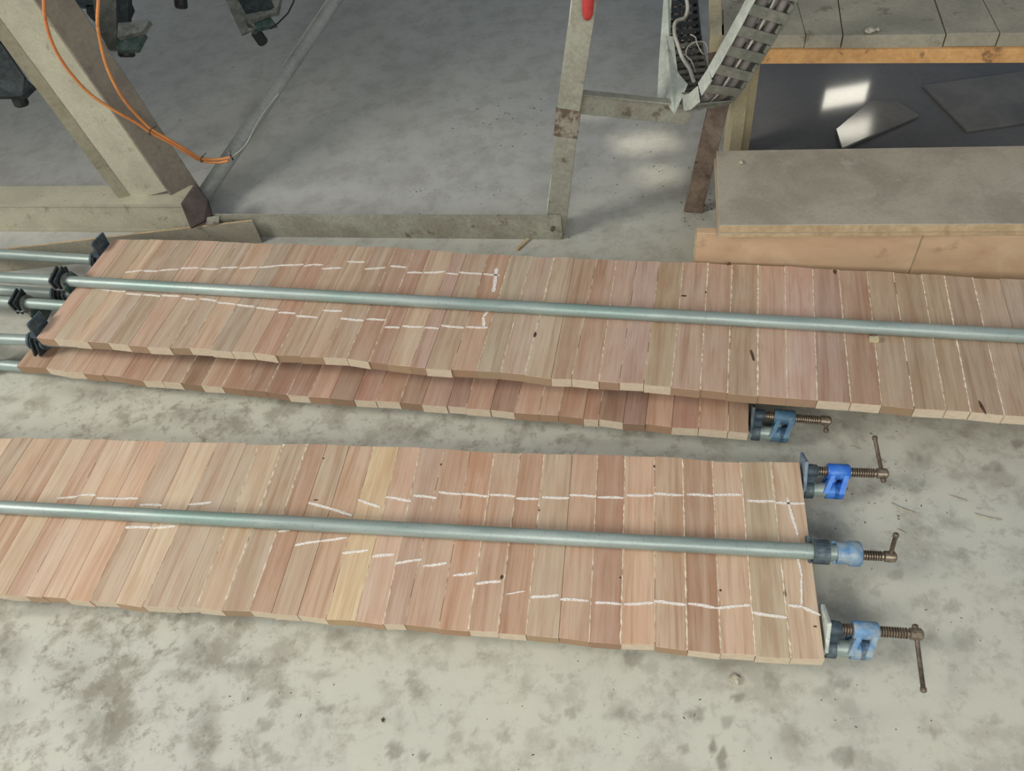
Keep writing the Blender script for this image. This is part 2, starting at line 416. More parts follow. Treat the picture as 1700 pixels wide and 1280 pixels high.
# ------------------------------------------------------------------ glued panels
TH = 0.0239
Z_LOW = 0.065; Z_UP = 0.139
PAN_L = (-0.26044913, -1.0099811, 0.77015772)
PAN_U = (-0.33511177, -1.05672274, 1.38394269)
PAN_M = (-0.33237224, -1.10635789, 1.35754724)
WC = {'a': (212, 194, 172), 'y': (214, 198, 166), 'b': (206, 180, 158), 'c': (192, 160, 138), 'd': (184, 148, 126),
      'g': (200, 184, 164), 'p': (206, 176, 162), 'o': (192, 170, 144), 'r': (172, 138, 122), 'k': (160, 132, 114)}
L_near = [(20, -2), (59, 1), (96, 1), (144, 1), (193, 0), (244, 1), (299, -3), (367, -1), (402, 3), (452, 2), (503, 4), (545, 3), (593, 4), (646, 1), (699, 3), (749, 0), (786, 2), (846, 0), (897, 0), (947, 1), (994, 1), (1048, 0), (1098, -3), (1149, -3), (1203, 0), (1254, -3), (1305, -5), (1358, -4), (1411, -3), (1461, -1)]
L_far = [(17, 352), (53, 353), (90, 353), (139, 354), (188, 355), (243, 357), (306, 358), (370, 358), (398, 358), (451, 360), (502, 363), (544, 365), (592, 365), (643, 365), (696, 366), (740, 366), (790, 365), (843, 362), (891, 361), (942, 361), (989, 362), (1043, 364), (1092, 364), (1144, 364), (1199, 365), (1251, 363), (1305, 360), (1356, 360), (1410, 363), (1461, 365)]
U_near = [(4, -4), (50, -5), (102, -4), (142, -4), (192, -3), (246, -5), (294, -4), (351, -2), (395, 1), (447, 2), (500, 2), (551, 4), (606, 0), (661, 4), (712, 7), (766, 9), (817, 4), (857, 2), (909, 0), (942, -1), (997, 0), (1049, 2), (1098, 4), (1149, 3), (1202, -1), (1242, 2), (1296, 1), (1335, 1), (1382, 3), (1434, 2), (1488, 0), (1538, -2), (1593, -3), (1645, -3), (1697, -2), (1755, -1), (1807, -1), (1861, -3), (1913, -1), (1953, 0), (2006, -2)]
U_far = [(3, 342), (48, 345), (109, 349), (151, 349), (195, 350), (246, 351), (303, 352), (356, 353), (395, 353), (454, 355), (504, 357), (559, 357), (622, 357), (668, 359), (713, 361), (768, 360), (815, 357), (853, 357), (911, 355), (944, 353), (997, 352), (1049, 351), (1098, 353), (1150, 353), (1196, 354), (1246, 354), (1290, 352), (1335, 352), (1384, 355), (1435, 357), (1488, 359), (1538, 357), (1592, 358), (1646, 359), (1702, 355), (1753, 355), (1809, 356), (1860, 356), (1913, 354), (1956, 354), (2008, 352)]
M_near = [(-43, 4), (35, 8), (93, 2), (141, 4), (194, 3), (247, 2), (302, -2), (352, 0), (399, 1), (451, -2), (502, 0), (556, -3), (610, -3), (663, -7), (712, -6), (762, -4), (816, -4), (865, -2), (918, 0), (967, -1), (1022, 0), (1062, 1), (1114, 2), (1165, 0), (1215, 1), (1255, 2), (1306, 0), (1336, 2), (1385, -1), (1428, 1), (1479, -2), (1530, 1), (1585, 1), (1623, 1)]
M_far = [(u, 356) for u, v in M_near]
WC = {k_: tuple(c_ * .68 + m_ * .32 for c_, m_ in zip(v_, (196, 172, 150))) for k_, v_ in WC.items()}
def more(near, far, cols, ends, left, right):
    for k in range(left):
        near.insert(0, (near[0][0] - 49, 0)); far.insert(0, (far[0][0] - 48, far[0][1] - 1))
        cols = 'abag'[k % 4] + cols; ends = '1' + ends
    for k in range(right):
        near.append((near[-1][0] + 50, -1)); far.append((far[-1][0] + 50, far[-1][1])); cols += 'obgp'[k % 4]; ends += '1'
    return cols, ends
L_cols = 'baabaagggagcbbycbpbdbdaccbbcaba'[:29]
L_cols = 'baabaa' + 'gga' + 'g' + 'c' + 'a' + 'b' + 'y' + 'b' + 'p' + 'b' + 'd' + 'b' + 'd' + 'a' + 'c' + 'd' + 'b' + 'b' + 'c' + 'b' + 'g' + 'a'
L_ends = '10011011101110010011000101111'
U_cols = 'bgaagbggbg' + 'bcbbb' + 'ccbpbc' + 'gagbcbpobbopppcooooog'[:21]
U_ends = '0110101011110011000100001101100111' + '011001'
U_ends = '01101010' + '1111' + '00' + '11' + '000' + '1' + '000' + '0' + '11' + '0' + '11' + '00000' + '11' + '0' + '11' + '1'
M_cols = 'ogbbbcbbkcck' + 'rkcrrc' + 'kcrckcb' + 'cdkkcrco'
M_ends = '01100011' + '01000' + '100' + '110' + '1111' + '000' + '110' + '01111'
def panel(name, label, fr, zt, near, far, cols, ends, glue, dark=(1.0, .985, .955)):
    yaw, x0, y0 = fr
    root = empty(name, (x0, y0, zt - TH), yaw); tag(root, label, 'wood panel')
    for i in range(len(near) - 1):
        a, b = near[i], near[i + 1]; c, d = far[i + 1], far[i]
        jn, jf = random.uniform(-.0015, .0015), random.uniform(-.002, .002); dz = -random.uniform(0, .0006)
        g = 0.0003
        P = [Vector((a[0] / 1000 + g, a[1] / 1000 + jn, 0)), Vector((b[0] / 1000 - g, b[1] / 1000 + jn, 0)),
             Vector((c[0] / 1000 - g, c[1] / 1000 + jf, 0)), Vector((d[0] / 1000 + g, d[1] / 1000 + jf, 0))]
        ctr = (P[0] + P[2]) / 2 + Vector((0, 0, TH / 2))
        m = MB(); m.hexa(P + [p + Vector((0, 0, TH + dz)) for p in P]); m.mi = [0, 0, 1, 0, 1, 0]
        cc = WC[cols[i % len(cols)]]; j = random.uniform(.95, 1.05)
        k = srgb(*[min(255, q * j * dk + random.uniform(-2, 2)) for q, dk in zip(cc, dark)])
        m.build('board', ['wood', 'wood_end'], root, loc=ctr, bevel=0.0005,
                col=(k[0], k[1], k[2], 0.9 if ends[i % len(ends)] == '1' else 0.12))
    # squeezed-out glue along joints
    gm = MB()
    for i, wd in glue.items():
        a, d = Vector((*near[i], 0)) / 1000, Vector((*far[i], 0)) / 1000
        n = 60; t0, t1 = 0.0, 1.0; L = []
        for k in range(n + 1):
            t = t0 + (t1 - t0) * k / n; p = a.lerp(d, t)
            wv = wd * random.choice((0.3, 0.7, 1, 1, 1.5)) / 1350; off = random.uniform(-.0004, .0004)
            z = TH + wd * random.uniform(.1, .35) / 1000
            L.append((p + Vector((-wv + off, 0, TH - .0008)), p + Vector((off, 0, z)), p + Vector((wv + off, 0, TH - .0008))))
        for k in range(n):
            if wd < 1.6 and math.sin(k * 0.35 + i * 2.1) > 0.5: continue
            (p0, p1, p2), (q0, q1, q2) = L[k], L[k + 1]
            gm.add([p0, p1, p2, q0, q1, q2], [(0, 1, 4, 3), (1, 2, 5, 4)])
    if gm.v:
        g = gm.build('glue_bead', 'glue', root); g['kind'] = 'stuff'
    return root
def to_local(root, p):
    yaw = root.rotation_euler.z; d = p - root.location
    c, s = math.cos(yaw), math.sin(yaw)
    return Vector((d.x * c + d.y * s, -d.x * s + d.y * c, d.z))
def strokes(root, zt, segs, wpx):
    for sg in segs:
        pts = [to_local(root, at(sg[i], sg[i + 1], zt)) for i in range(0, 4, 2)]
        wd = (sg[4] if len(sg) > 4 else wpx) / 1000
        a, b = pts; d = (b - a); d.z = 0; n = max(3, int(d.length / .006)); q = Vector((-d.y, d.x, 0)).normalized()
        m = MB(); vs = []
        for k in range(n + 1):
            t = k / n; p = a.lerp(b, t) + q * (math.sin(t * 5 + a.x * 90) * .0006)
            h = wd / 2 * random.uniform(.7, 1.1) * (0.5 if k in (0, n) else 1)
            zz = TH + .0005
            vs += [p + q * h, p - q * h, p + q * h, p - q * h]
            vs[-4].z = vs[-3].z = zz; vs[-2].z = vs[-1].z = TH - .0002
        fs = []
        for k in range(n):
            o = 4 * k; fs += [(o, o + 1, o + 5, o + 4), (o + 1, o + 3, o + 7, o + 5), (o, o + 4, o + 6, o + 2)]
        m.add(vs, fs); m.build('chalk_mark', 'chalk', root)
def knots(root, zt, lst):
    for (x, y, lx, ly, ang) in lst:
        c = to_local(root, at(x, y, zt)); m = MB(); vs = []
        for k in range(10):
            an = k * math.tau / 10; r = random.uniform(.75, 1.1)
            u, v = lx * math.cos(an) * r / 1000, ly * math.sin(an) * r / 1000
            vs.append(Vector((c.x + u * math.cos(ang) - v * math.sin(ang), c.y + u * math.sin(ang) + v * math.cos(ang), TH + .0003)))
        m.prism(vs, .0012); m.build('knot', 'knot', root)

cl, el = more(L_near, L_far, L_cols, L_ends, 7, 0)
gl = {i + 7: w_ for i, w_ in {1: 1, 4: 1, 6: 1.2, 8: 2.6, 9: 3.0, 10: 2.4, 13: 1, 14: 1.4, 15: 2, 16: 1.4, 17: 1, 18: 2.2, 19: 1.6, 20: 1.8, 22: 1.8,
                             23: 2.8, 24: 1.5, 25: 2.6, 26: 2.2, 27: 2, 28: 2.6}.items()}
panel_l = panel('glued_panel', 'long glued panel of tan boards nearest the camera, alone on the bare floor', PAN_L, Z_LOW, L_near, L_far, cl, el, gl)
cu, eu = more(U_near, U_far, U_cols, U_ends, 0, 7)
gu = {2: 1, 4: 1, 7: 1.5, 8: 1.0, 9: 1.3, 12: 2, 14: 1, 15: 2.0, 16: 2.2, 18: 1.2, 20: 1.0, 21: 1.8, 22: 1.6, 23: 2.2, 25: 1.4, 26: 1.8, 27: 1.0, 28: 1.0, 29: 2.0,
      30: 2.6, 31: 2.6, 32: 2.6, 33: 2.2, 34: 2.4, 35: 2.2, 36: 1.8, 37: 1.5, 38: 2.0, 39: 2.4, 40: 2.4}
panel_u = panel('glued_panel', 'longest glued panel, lying on top of another panel and running out of frame right', PAN_U, Z_UP, U_near, U_far, cu, eu, gu, (.965, .955, .945))
gm_ = {8: 1.8, 9: 1.8, 10: 2.2, 11: 1.5, 12: 2.2, 13: 1.8, 14: 1.6, 17: 1, 18: 1.8, 21: 1.2, 23: 1.2, 24: 1.4, 25: 1.4, 27: 1.2, 31: 1.2, 32: 1}
panel_m = panel('glued_panel', 'darker reddish glued panel mostly covered by the panel lying on it', PAN_M, Z_LOW, M_near, M_far, M_cols, M_ends, gm_, (.95, .925, .91))

strokes(panel_l, Z_LOW, [(95, 828, 130, 824), (130, 822, 160, 822), (160, 827, 230, 828), (232, 838, 270, 839), (312, 838, 352, 834), (512, 834, 585, 856), (594, 830, 632, 842),
    (640, 825, 683, 832), (686, 822, 725, 827), (728, 817, 766, 821), (766, 820, 812, 824), (812, 821, 855, 824), (857, 827, 895, 829), (900, 826, 945, 827),
    (945, 822, 990, 824), (992, 825, 1035, 827), (1040, 822, 1085, 823), (1086, 820, 1135, 822), (1140, 821, 1185, 823), (1186, 821, 1232, 822),
    (1240, 831, 1288, 833), (1288, 835, 1336, 836), (1307, 826, 1324, 890, 5), (1324, 920, 1331, 960, 4), (1331, 960, 1330, 1004, 4),
    (208, 875, 252, 876), (254, 876, 292, 874), (462, 883, 486, 878), (490, 905, 533, 898), (533, 898, 575, 893), (568, 919, 612, 913), (618, 924, 655, 920),
    (656, 935, 700, 929), (702, 940, 742, 935), (752, 956, 788, 951), (790, 969, 832, 965), (840, 986, 872, 982, 2.5), (880, 992, 928, 988), (930, 995, 978, 997),
    (988, 1000, 1031, 1003), (1036, 1003, 1085, 1001), (1086, 998, 1140, 1004), (1142, 1002, 1190, 1009), (1190, 1009, 1246, 1005), (1250, 1017, 1307, 1026),
    (1308, 1005, 1332, 1007, 5), (1332, 1007, 1362, 1022, 6)], 5.2)
strokes(panel_u, Z_UP, [(208, 452, 237, 449), (238, 450, 263, 450), (264, 449, 297, 447), (300, 445, 330, 445), (332, 446, 363, 447), (366, 445, 395, 443.5),
    (398, 445, 428, 444), (430, 444, 464, 441), (464, 441, 504, 439), (505, 442, 520, 439), (520, 439, 536, 440), (534, 446, 567, 445), (576, 434, 606, 435.5),
    (605, 447, 640, 444), (648, 442, 675, 443.5), (676, 452, 701, 453), (703, 453, 739, 451), (741, 454, 761, 455), (762, 452, 800, 455), (802, 455, 830, 457),
    (825, 445, 819, 485, 9), (156, 477, 184, 483), (184, 482, 209, 484), (209, 487.6, 236, 489), (238, 489, 267, 492), (269, 490, 298, 492),
    (301, 495, 326, 497.6), (331, 496, 361, 499.6), (361, 502, 391, 505.6), (392, 505.6, 423, 509.6), (425, 511, 462, 514.4), (462, 519, 491, 520),
    (492, 524, 527.6, 527.6), (536, 515, 568, 517), (565, 529, 604, 532), (608, 530, 640, 531), (639, 543, 664, 544), (668, 541.6, 703, 543),
    (705, 544, 729, 545), (732, 540, 770, 544.7), (773.5, 543, 810, 544), (812, 513, 803, 526, 7), (803, 526, 803, 543, 7)], 5.6)
knots(panel_u, Z_UP, [(888, 556, 3, 9, .0), (1135, 491, 6, 3, 0), (1210, 438, 4, 6, -.4), (1249, 590, 3, 17, .25), (1386, 451, 4, 8, 0), (1630, 675, 3, 17, .2), (327, 489, 3, 3, 0),
                      (617, 505, 3, 5, 0), (1172, 485, 2, 3, 0)])
knots(panel_l, Z_LOW, [(537, 761, 2, 2, 0), (732, 771, 2, 2, 0), (833, 958, 3, 4, 0), (1086, 774, 2, 3, 0), (1030, 959, 2, 2, 0), (1303, 985, 2, 6, 0), (1196, 980, 2, 2, 0),
                       (1353, 1040, 3, 1.5, 0), (895, 847, 2, 2, 0), (524, 830, 5, 1.5, 0)])

# ------------------------------------------------------------------ pipe clamps
PR = 0.0135
def sx(root_loc, yaw, u, v, z, fr):
    x0, y0 = fr[1], fr[2]; c, s = math.cos(fr[0]), math.sin(fr[0])
    return Vector((x0 + u * c - v * s, y0 + u * s + v * c, z))
def pipe_clamp(label, fr, v, zp, u_head, u_tail, pipe_to, over, tilt=0.0, tail_tilt=0.0, handle=(0, -1, 0), hlen=(0.012, 0.08), dv=0.0,
               body='blue', pad='pad_pale', pad_rot=0.0, tail_mat='slate', tail_rot=0.05, tail_tall=False):
    """local x runs along the pipe out of the board end; z up; the screw stands on side s of the pipe"""
    s = -1 if over else 1
    c_, s_ = math.cos(fr[0]), math.sin(fr[0])
    loc = Vector((fr[1] + u_head * c_ - v * s_, fr[2] + u_head * s_ + v * c_, zp))
    ang = fr[0] + dv
    root = empty('pipe_clamp', loc, ang)
    tag(root, label, 'clamp', 'pipe clamps on the glued panels')
    L = u_head - u_tail
    MB().tube([(-L - pipe_to, 0, 0), (-L * .66, 0, 0), (-L * .33, 0, 0), (0.06, 0, 0)], PR, 24).build('pipe', 'galv', root)
    so_ = s * 0.036
    # sliding jaw
    j = MB(); j.ring((0, 0, 0), 0.007, 0.032 if over else .022, 0.0205 if over else .0175, PR + .0005, 22)
    j.hexa([Vector(p) for p in ((.008, -.007, 0), (.030, -.007, 0), (.030, .007, 0), (.008, .007, 0),
            (.008, -.009, so_), (.020, -.009, so_), (.020, .009, so_), (.008, .009, so_))])
    j.rotx(tilt); jw = j.build('jaw', 'slate' if pad != 'grey' else 'grey_iron', root)
    p = MB(); Rp = Matrix.Rotation(pad_rot, 3, 'X')
    p.box((0.0035, 0, so_ * 0.95), (0.006, 0.052, 0.056), Rp); p.rotx(tilt); p.build('jaw_pad', pad if pad in MAT else 'slate', root, bevel=.001)
    k = MB(); k.tube([(0.008, 0, so_), (0.014, 0, so_), (0.026, 0, so_), (0.029, 0, so_)], [0.0105, 0.0125, 0.0115, 0.009], 18)
    k.rotx(tilt); k.build('swivel', 'slate', root)
    # fixed head
    b = MB(); b.ring((0, 0, 0), 0.044, 0.066, 0.0165 if not over else .0185, PR - .001, 22)
    xo = 0 if over else -.008
    b.tube([(0.062 + xo, 0, 0), (0.066 + xo, 0, 0), (0.080 + xo, 0, 0), (0.083 + xo, 0, 0)], [0.019, 0.021, 0.021, 0.018] if over else [.0155, .0165, .0165, .0145], 22)
    b.tube([(0.045, 0, so_), (0.047, 0, so_), (0.081, 0, so_), (0.083, 0, so_)], [0.013, 0.0145, 0.0145, 0.013], 20)
    for yy in (-.016, .016):   # each side wall is two struts with a triangular pocket between them
        yt = yy * .7
        for xa, xb, xc, xd_ in ((.038, .046, .050, .058), (.064, .074, .073, .081)):
            b.hexa([Vector(q) for q in ((xa, yy - .0025, 0), (xb, yy - .0025, 0), (xb, yy + .0025, 0), (xa, yy + .0025, 0),
                    (xc, yt - .0025, so_), (xd_, yt - .0025, so_), (xd_, yt + .0025, so_), (xc, yt + .0025, so_))])
    b.hexa([Vector(q) for q in ((.068, -.018, 0), (.074, -.018, 0), (.074, .018, 0), (.068, .018, 0),
            (.074, -.014, so_), (.081, -.014, so_), (.081, .014, so_), (.074, .014, so_))])
    b.hexa([Vector(q) for q in ((.030, -.004, 0), (.060, -.004, 0), (.060, .004, 0), (.030, .004, 0),
            (.056, -.003, so_ * .8), (.060, -.003, so_ * .8), (.060, .003, so_ * .8), (.056, .003, so_ * .8))])
    b.rotx(tilt); b.build('head_casting', body, root)
    # screw with real thread ridges
    pts, rs = [], []
    x = 0.027
    while x < 0.126:
        pts += [(x, 0, so_), (x + .0012, 0, so_), (x + .0024, 0, so_), (x + .0030, 0, so_)]; rs += [.0062, .0088, .0088, .0062]; x += .0040
    pts += [(.128, 0, so_), (.130, 0, so_), (.146, 0, so_), (.149, 0, so_)]; rs += [.0065, .0095, .0095, .006]
    q = MB().tube(pts, rs, 16, smooth=False); q.rotx(tilt); q.build('screw', 'screw', root)
    h = Vector(handle).normalized(); R = Matrix.Rotation(tilt, 3, 'X'); hc = R @ Vector((0.139, 0, so_))
    a, e = hc - h * hlen[0], hc + h * hlen[1]
    hb = MB().tube([a - h * .001, a + h * .001, a + h * .006, a + h * .007, e - h * .007, e - h * .006, e - h * .001, e + h * .001],
                   [.003, .0048, .0048, .0036, .0036, .0048, .0048, .003], 12)
    hb.build('handle', 'rusty', root)
    # tail stop with clutch plates
    T = Matrix.Translation((-L, 0, 0))
    def tb(m, name, mat, bev=0):
        m.rotx(tail_tilt); m.v = [p + Vector((-L, 0, 0)) for p in m.v]; return m.build(name, mat, root, bevel=bev)
    m = MB(); m.ring((0, 0, 0), -.046, -.040, .021, PR + .0005, 20); m.ring((0, 0, 0), -.012, -.006, .021, PR + .0005, 20)
    m.ring((0, 0, 0), -.040, -.012, .024, .019, 12, -math.pi * .55 * 1.0, -math.pi * .55 + math.pi * .75) if not over else \
        m.ring((0, 0, 0), -.040, -.012, .024, .019, 12, math.pi * 1.05, math.pi * 1.95)
    for yy in (-.012, 0, .012):
        m.hexa([Vector(q) for q in ((-.034, yy - .002, s * .016), (-.006, yy - .002, s * .016), (-.006, yy + .002, s * .016), (-.034, yy + .002, s * .016),
                (-.010, yy - .002, s * .054), (-.006, yy - .002, s * .054), (-.006, yy + .002, s * .054), (-.010, yy + .002, s * .054))])
    tb(m, 'tail_stop', 'grey_iron' if over else tail_mat)
    m = MB(); m.box((-.003, 0, s * (.044 if not tail_tall else .022)), (.006, .050, .050 if not tail_tall else .064), Matrix.Rotation(tail_rot, 3, 'X'))
    tb(m, 'tail_jaw', 'green_iron' if over else tail_mat, .001)
    for xx in (-.034, -.020):
        m = MB(); m.box((xx, 0, -s * .006), (.005, .046, .052), Matrix.Rotation(.25, 3, 'Y')); tb(m, 'clutch_plate', 'slate_dark', .001)
    return root

LE, UE, ME = 1.461, 2.362, 1.623
# lanes found in the photo: under-pipes lie on the floor side of the boards, the middle one on top
pipe_clamp('pipe clamp on top of the front panel, its worn blue head beyond the board end', PAN_L, .1765, Z_LOW + PR, LE - .008, -.33, .25, True, 0.45,
           0, (0.03, .35, .94), (0.010, 0.050), dv=0.003, body='faded_blue', pad='slate')
pipe_clamp('pipe clamp under the front panel, bright blue head farther from the camera', PAN_L, .332, Z_LOW - TH - PR, LE + .003, -.33, .2, False, -0.62,
           0, (-.05, 1, .15), (0.016, 0.075), body='bright_blue', pad='pad_blue')
pipe_clamp('pipe clamp under the front panel, pale pad and handle nearest the camera', PAN_L, .035, Z_LOW - TH - PR, LE + .004, -.33, .2, False, -0.55,
           0, (.0, -1, -.22), (0.014, 0.085), body='faded_blue', pad='pad_pale')
pipe_clamp('long pipe clamp lying across the top of the upper panel', PAN_U, .183, Z_UP + PR, UE, -.004, .4, True, 0.3, 0.25, dv=0.006, tail_rot=.1, tail_tall=True)
pipe_clamp('pipe clamp under the upper panel along its back edge', PAN_U, .300 - .028, Z_UP - TH - PR, UE, -.004, .45, False, -.3, -.15, dv=-.012, tail_mat='slate')
pipe_clamp('pipe clamp under the upper panel along its front edge', PAN_U, .020 + .106, Z_UP - TH - PR, UE, -.004, .45, False, -.3, -.15, dv=.045, tail_mat='slate')
pipe_clamp('pipe clamp squeezed between the two stacked panels', PAN_M, .197, Z_LOW + PR, ME, -.125, .3, True, .3, 0.2, body='dark_blue')
pipe_clamp('pipe clamp under the lower stacked panel, dusty blue head at its right end', PAN_M, .034, Z_LOW - TH - PR, ME + .003, -.15, .3, False, -.5, -.3,
           (.1, -.8, -.5), (.006, .022), body='dark_blue', pad='slate')
pipe_clamp('pipe clamp on the floor under the back of the lower stacked panel', PAN_M, .285, Z_LOW - TH - PR, ME + .003, -.095, .4, False, -.3, -.3, body='dark_blue')

# ------------------------------------------------------------------ machine frame
mf = empty('machine_frame', at(640, 395, 0)); tag(mf, 'dusty cream and grey steel machine frame standing behind the panels', 'machine')
# front angle rail: upright flange and a foot flange behind it
a, b = at(345, 357, 0.075), at(931, 359, 0.075)
d = (b - a).normalized(); q = Vector((-d.y, d.x, 0))
m = MB(); m.hexa([Vector((p.x, p.y, 0)) for p in (a, b, b + q * .006, a + q * .006)] + [a, b, b + q * .006, a + q * .006])
m.prism([Vector((p.x, p.y, .006)) for p in (a + q * .006, b + q * .006, b + q * .05, a + q * .05)], .006)
wbuild(m, 'front_rail', 'frame', mf)
m = MB(); bp = at(918, 377, .04); m.tube([bp - q * .012, bp - q * .004, bp + q * .001], .005, 8); wbuild(m, 'bolt', 'rusty', mf)['label'] = 'dark bolt at the rail end'
def bar(p0, p1, wdir, wd, th, name, mat, ndir=None):
    "flat or boxed bar from p0 to p1, wd wide along wdir"
    t = (p1 - p0).normalized(); wv = (wdir - t * wdir.dot(t)).normalized(); n = t.cross(wv).normalized()
    m = MB(); m.hexa([p + wv * (x * wd / 2) + n * (y * th / 2) for p in (p0, p1) for x, y in ((-1, -1), (1, -1), (1, 1), (-1, 1))])
    return wbuild(m, name, mat, mf, bevel=.001)
xd = Vector((d.x, d.y, 0))
p0 = at(919, 366, .055) + q * .012
p0.z = 0.01
p1 = atd(944, 181, 1.74); p2 = atd(972, 0, 1.56); p3 = atd(990, -140, 1.44)
bar(p0, p1, xd, .052, .008, 'post', 'frame'); bar(p1, p3, xd, .052, .008, 'post', 'frame')
# turned-in flange that shows as the thin bright edge
bar(p0 - xd * .026 + q * .018, p3 - xd * .026 + q * .018, q, .040, .004, 'post_flange', 'frame')
bar(p0 - xd * .027, p3 - xd * .027, xd, .0035, .012, 'post_edge', 'chain_side')
bar(p1, p1 + (p0 - p1) * .2, xd, .056, .011, 'weld_patch', 'rust_patch')
# second post and cross bar
r0 = at(1150, 352, 0.0); r1 = atd(1192, 190, 1.79); r2 = atd(1212, 95, 1.72)
bar(r0, r2, xd, .047, .010, 'post', 'rust_frame')
c0 = atd(962, 171, 1.77); c1 = atd(1148, 190, 1.80)
bar(c0, c1, Vector((0, 0, 1)), .052, .006, 'cross_bar', 'frame')
bar(c0 + Vector((0, 0, .026)), c1 + Vector((0, 0, .026)), q, .022, .004, 'cross_bar_lip', 'frame')
# red grip on the post
g0 = atd(976, 30, 1.57) - q * .01; g1 = atd(979, -60, 1.49) - q * .01
m = MB(); m.tube([g0, g0.lerp(g1, .04), g0.lerp(g1, .12), g0.lerp(g1, .5), g0.lerp(g1, .95), g1], [.003, .008, .011, .0125, .011, .004], 14)
wbuild(m, 'grip', 'red', mf)['label'] = 'red plastic grip'
# base beam on the floor: I section, top flange, web and foot flange
A = at(-60, 339, .10); B = at(303, 339, .10); A2 = at(-60, 306, .10); B2 = at(290, 306, .10)
bd = (B - A).normalized(); bq = Vector((-bd.y, bd.x, 0)); A = B - bd * 1.0
W = .085
m = MB(); m.prism([A, B, B + bq * W, A + bq * W], .010)
m.prism([Vector((p.x, p.y, .010)) for p in (A, B, B + bq * W, A + bq * W)], .010)
m.hexa([Vector((p.x, p.y, z)) for z in (.01, .09) for p in (A + bq * .003, B + bq * .003, B + bq * .009, A + bq * .009)])
m.prism([Vector((p.x, p.y, .09)) for p in (B - bd * .02 + bq * .004, B + bq * .004, B + bq * .08, B - bd * .02 + bq * .08)], .08)
wbuild(m, 'base_beam', 'cream', mf)
# leaning H column: web face pale, right side brown with dust, left flange's shade painted in
def hpoly(pt_l, pt_m, pt_r, pt_e, dep, ed):
    return atd(pt_l[0], pt_l[1], dep), atd(pt_m[0], pt_m[1], dep), atd(pt_r[0], pt_r[1], dep), atd(pt_e[0], pt_e[1], dep + ed)
def colpts(px, py_, dep): return atd(px, py_, dep)
bot_c = atd(250, 325, 2.17); top_c = atd(96, 110, 1.93)
ax = (top_c - bot_c).normalized()
wv = Vector((bd.x, bd.y, 0)); wv = (wv - ax * wv.dot(ax)).normalized(); nv = ax.cross(wv).normalized()
if nv.y < 0: nv = -nv
Ltot = 1.1
# front web plate
def extr(m, prof, mi):
    m.hexa([bot_c + wv * x + nv * y for x, y in prof] + [bot_c + ax * Ltot + wv * x + nv * y for x, y in prof], mi)
    return m
m = extr(MB(), ((-.062, 0), (.060, 0), (.060, .008), (-.062, .008)), 0)
wbuild(m, 'column_face', 'cream', mf, bevel=.002)
m = extr(MB(), ((-.092, -.014), (-.060, .0), (-.060, .008), (-.092, -.006)), 0)
wbuild(m, 'column_flange', 'flange_shade', mf, bevel=.002)
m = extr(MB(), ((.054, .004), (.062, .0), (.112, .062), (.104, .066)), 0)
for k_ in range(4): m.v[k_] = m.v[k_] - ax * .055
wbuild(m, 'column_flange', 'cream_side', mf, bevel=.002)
# dark gusset at the column foot
gq = [atd(300, 338, 2.10), atd(323, 305, 2.12), atd(344, 332, 2.12), atd(351, 358, 2.11), atd(338, 367, 2.09), atd(316, 378, 2.07)]
m = MB(); m.prism(gq, .012, 0, CF); wbuild(m, 'gusset_plate', 'gusset', mf)
m = MB(); m.box(atd(354, 366, 2.09), (.034, .03, .006)); wbuild(m, 'foot_plate', 'frame', mf)
# diagonal tube brace
m = MB(); t0, t1 = at(332, 334, .045), atd(556, 0, 2.45)
m.tube([t0 - (t1 - t0) * .04, t0.lerp(t1, .5), t1, t1 + (t1 - t0) * .5], .021, 20); wbuild(m, 'brace_tube', 'grey_tube', mf)
# machine bed over the floor, above the frame of the photograph
m = MB(); m.box((-1.45, 3.0, 1.12), (2.7, 2.4, .14)); wbuild(m, 'bed', 'cream', mf)
for x, y in ((-2.6, 4.0), (-.25, 4.0), (-2.6, 2.2)):
    m = MB(); m.box((x, y, .525), (.09, .09, 1.05)); wbuild(m, 'leg', 'cream', mf)

# ------------------------------------------------------------------ press heads hanging from the machine
def cam_axes(): return CR.copy(), CU.copy(), CF.copy()
def head(label, px, py, dep, poly, inner, knob, knob_len, body, extra=None, rails=True):
    base = atd(px, py, dep); root = empty('press_head', base); tag(root, label, 'machine part', 'press heads hanging from the machine')
    m = MB(); m.prism([atd(x, y, dep + dd) for x, y, dd in poly], .012, 0, CF); wbuild(m, 'side_plate', body, root)
    for pl, mt in inner:
        m = MB(); m.prism([atd(x, y, dep + dd) for x, y, dd in pl], .02, 0, CF); wbuild(m, 'bracket', mt, root)
    (x0, y0), (x1, y1), r = knob
    a, b = atd(x0, y0, dep + .03), atd(x1, y1, dep + .03 + knob_len)
    m = MB(); m.tube([a, a.lerp(b, .1), a.lerp(b, .85), b], [r * .85, r, r, r * .8], 10, smooth=False); k = wbuild(m, 'foot_knob', 'black', root)
    # square rod carrying the head up into the machine
    m = MB(); m.tube([atd(px, py, dep + .03), atd(px, py, dep + .03) + Vector((0, .25, .75))], .012, 4); wbuild(m, 'rod', 'slate_dark', root)
    return root
head('grey green press head with black foot, just right of the cream column', 205, 10, 2.02,
     [(150, -30, 0), (192, -30, 0), (200, 20, 0), (196, 82, 0), (180, 82, 0), (160, 45, 0)],
     [([(192, 58, -.01), (240, 56, .02), (226, 82, .02), (194, 84, -.01)], 'green_iron'), ([(196, 38, -.03), (248, 34, .0), (236, 52, .0), (194, 62, -.03)], 'grey_iron'),
      ([(192, -30, -.02), (214, -30, -.01), (212, 40, -.01), (194, 60, -.02)], 'slate_dark'), ([(214, 2, .03), (206, 10, .03), (212, 26, .03), (218, 12, .03)], 'slate_dark')],
     ((208, 78), (211, 95), .021), .01, 'grey_iron')
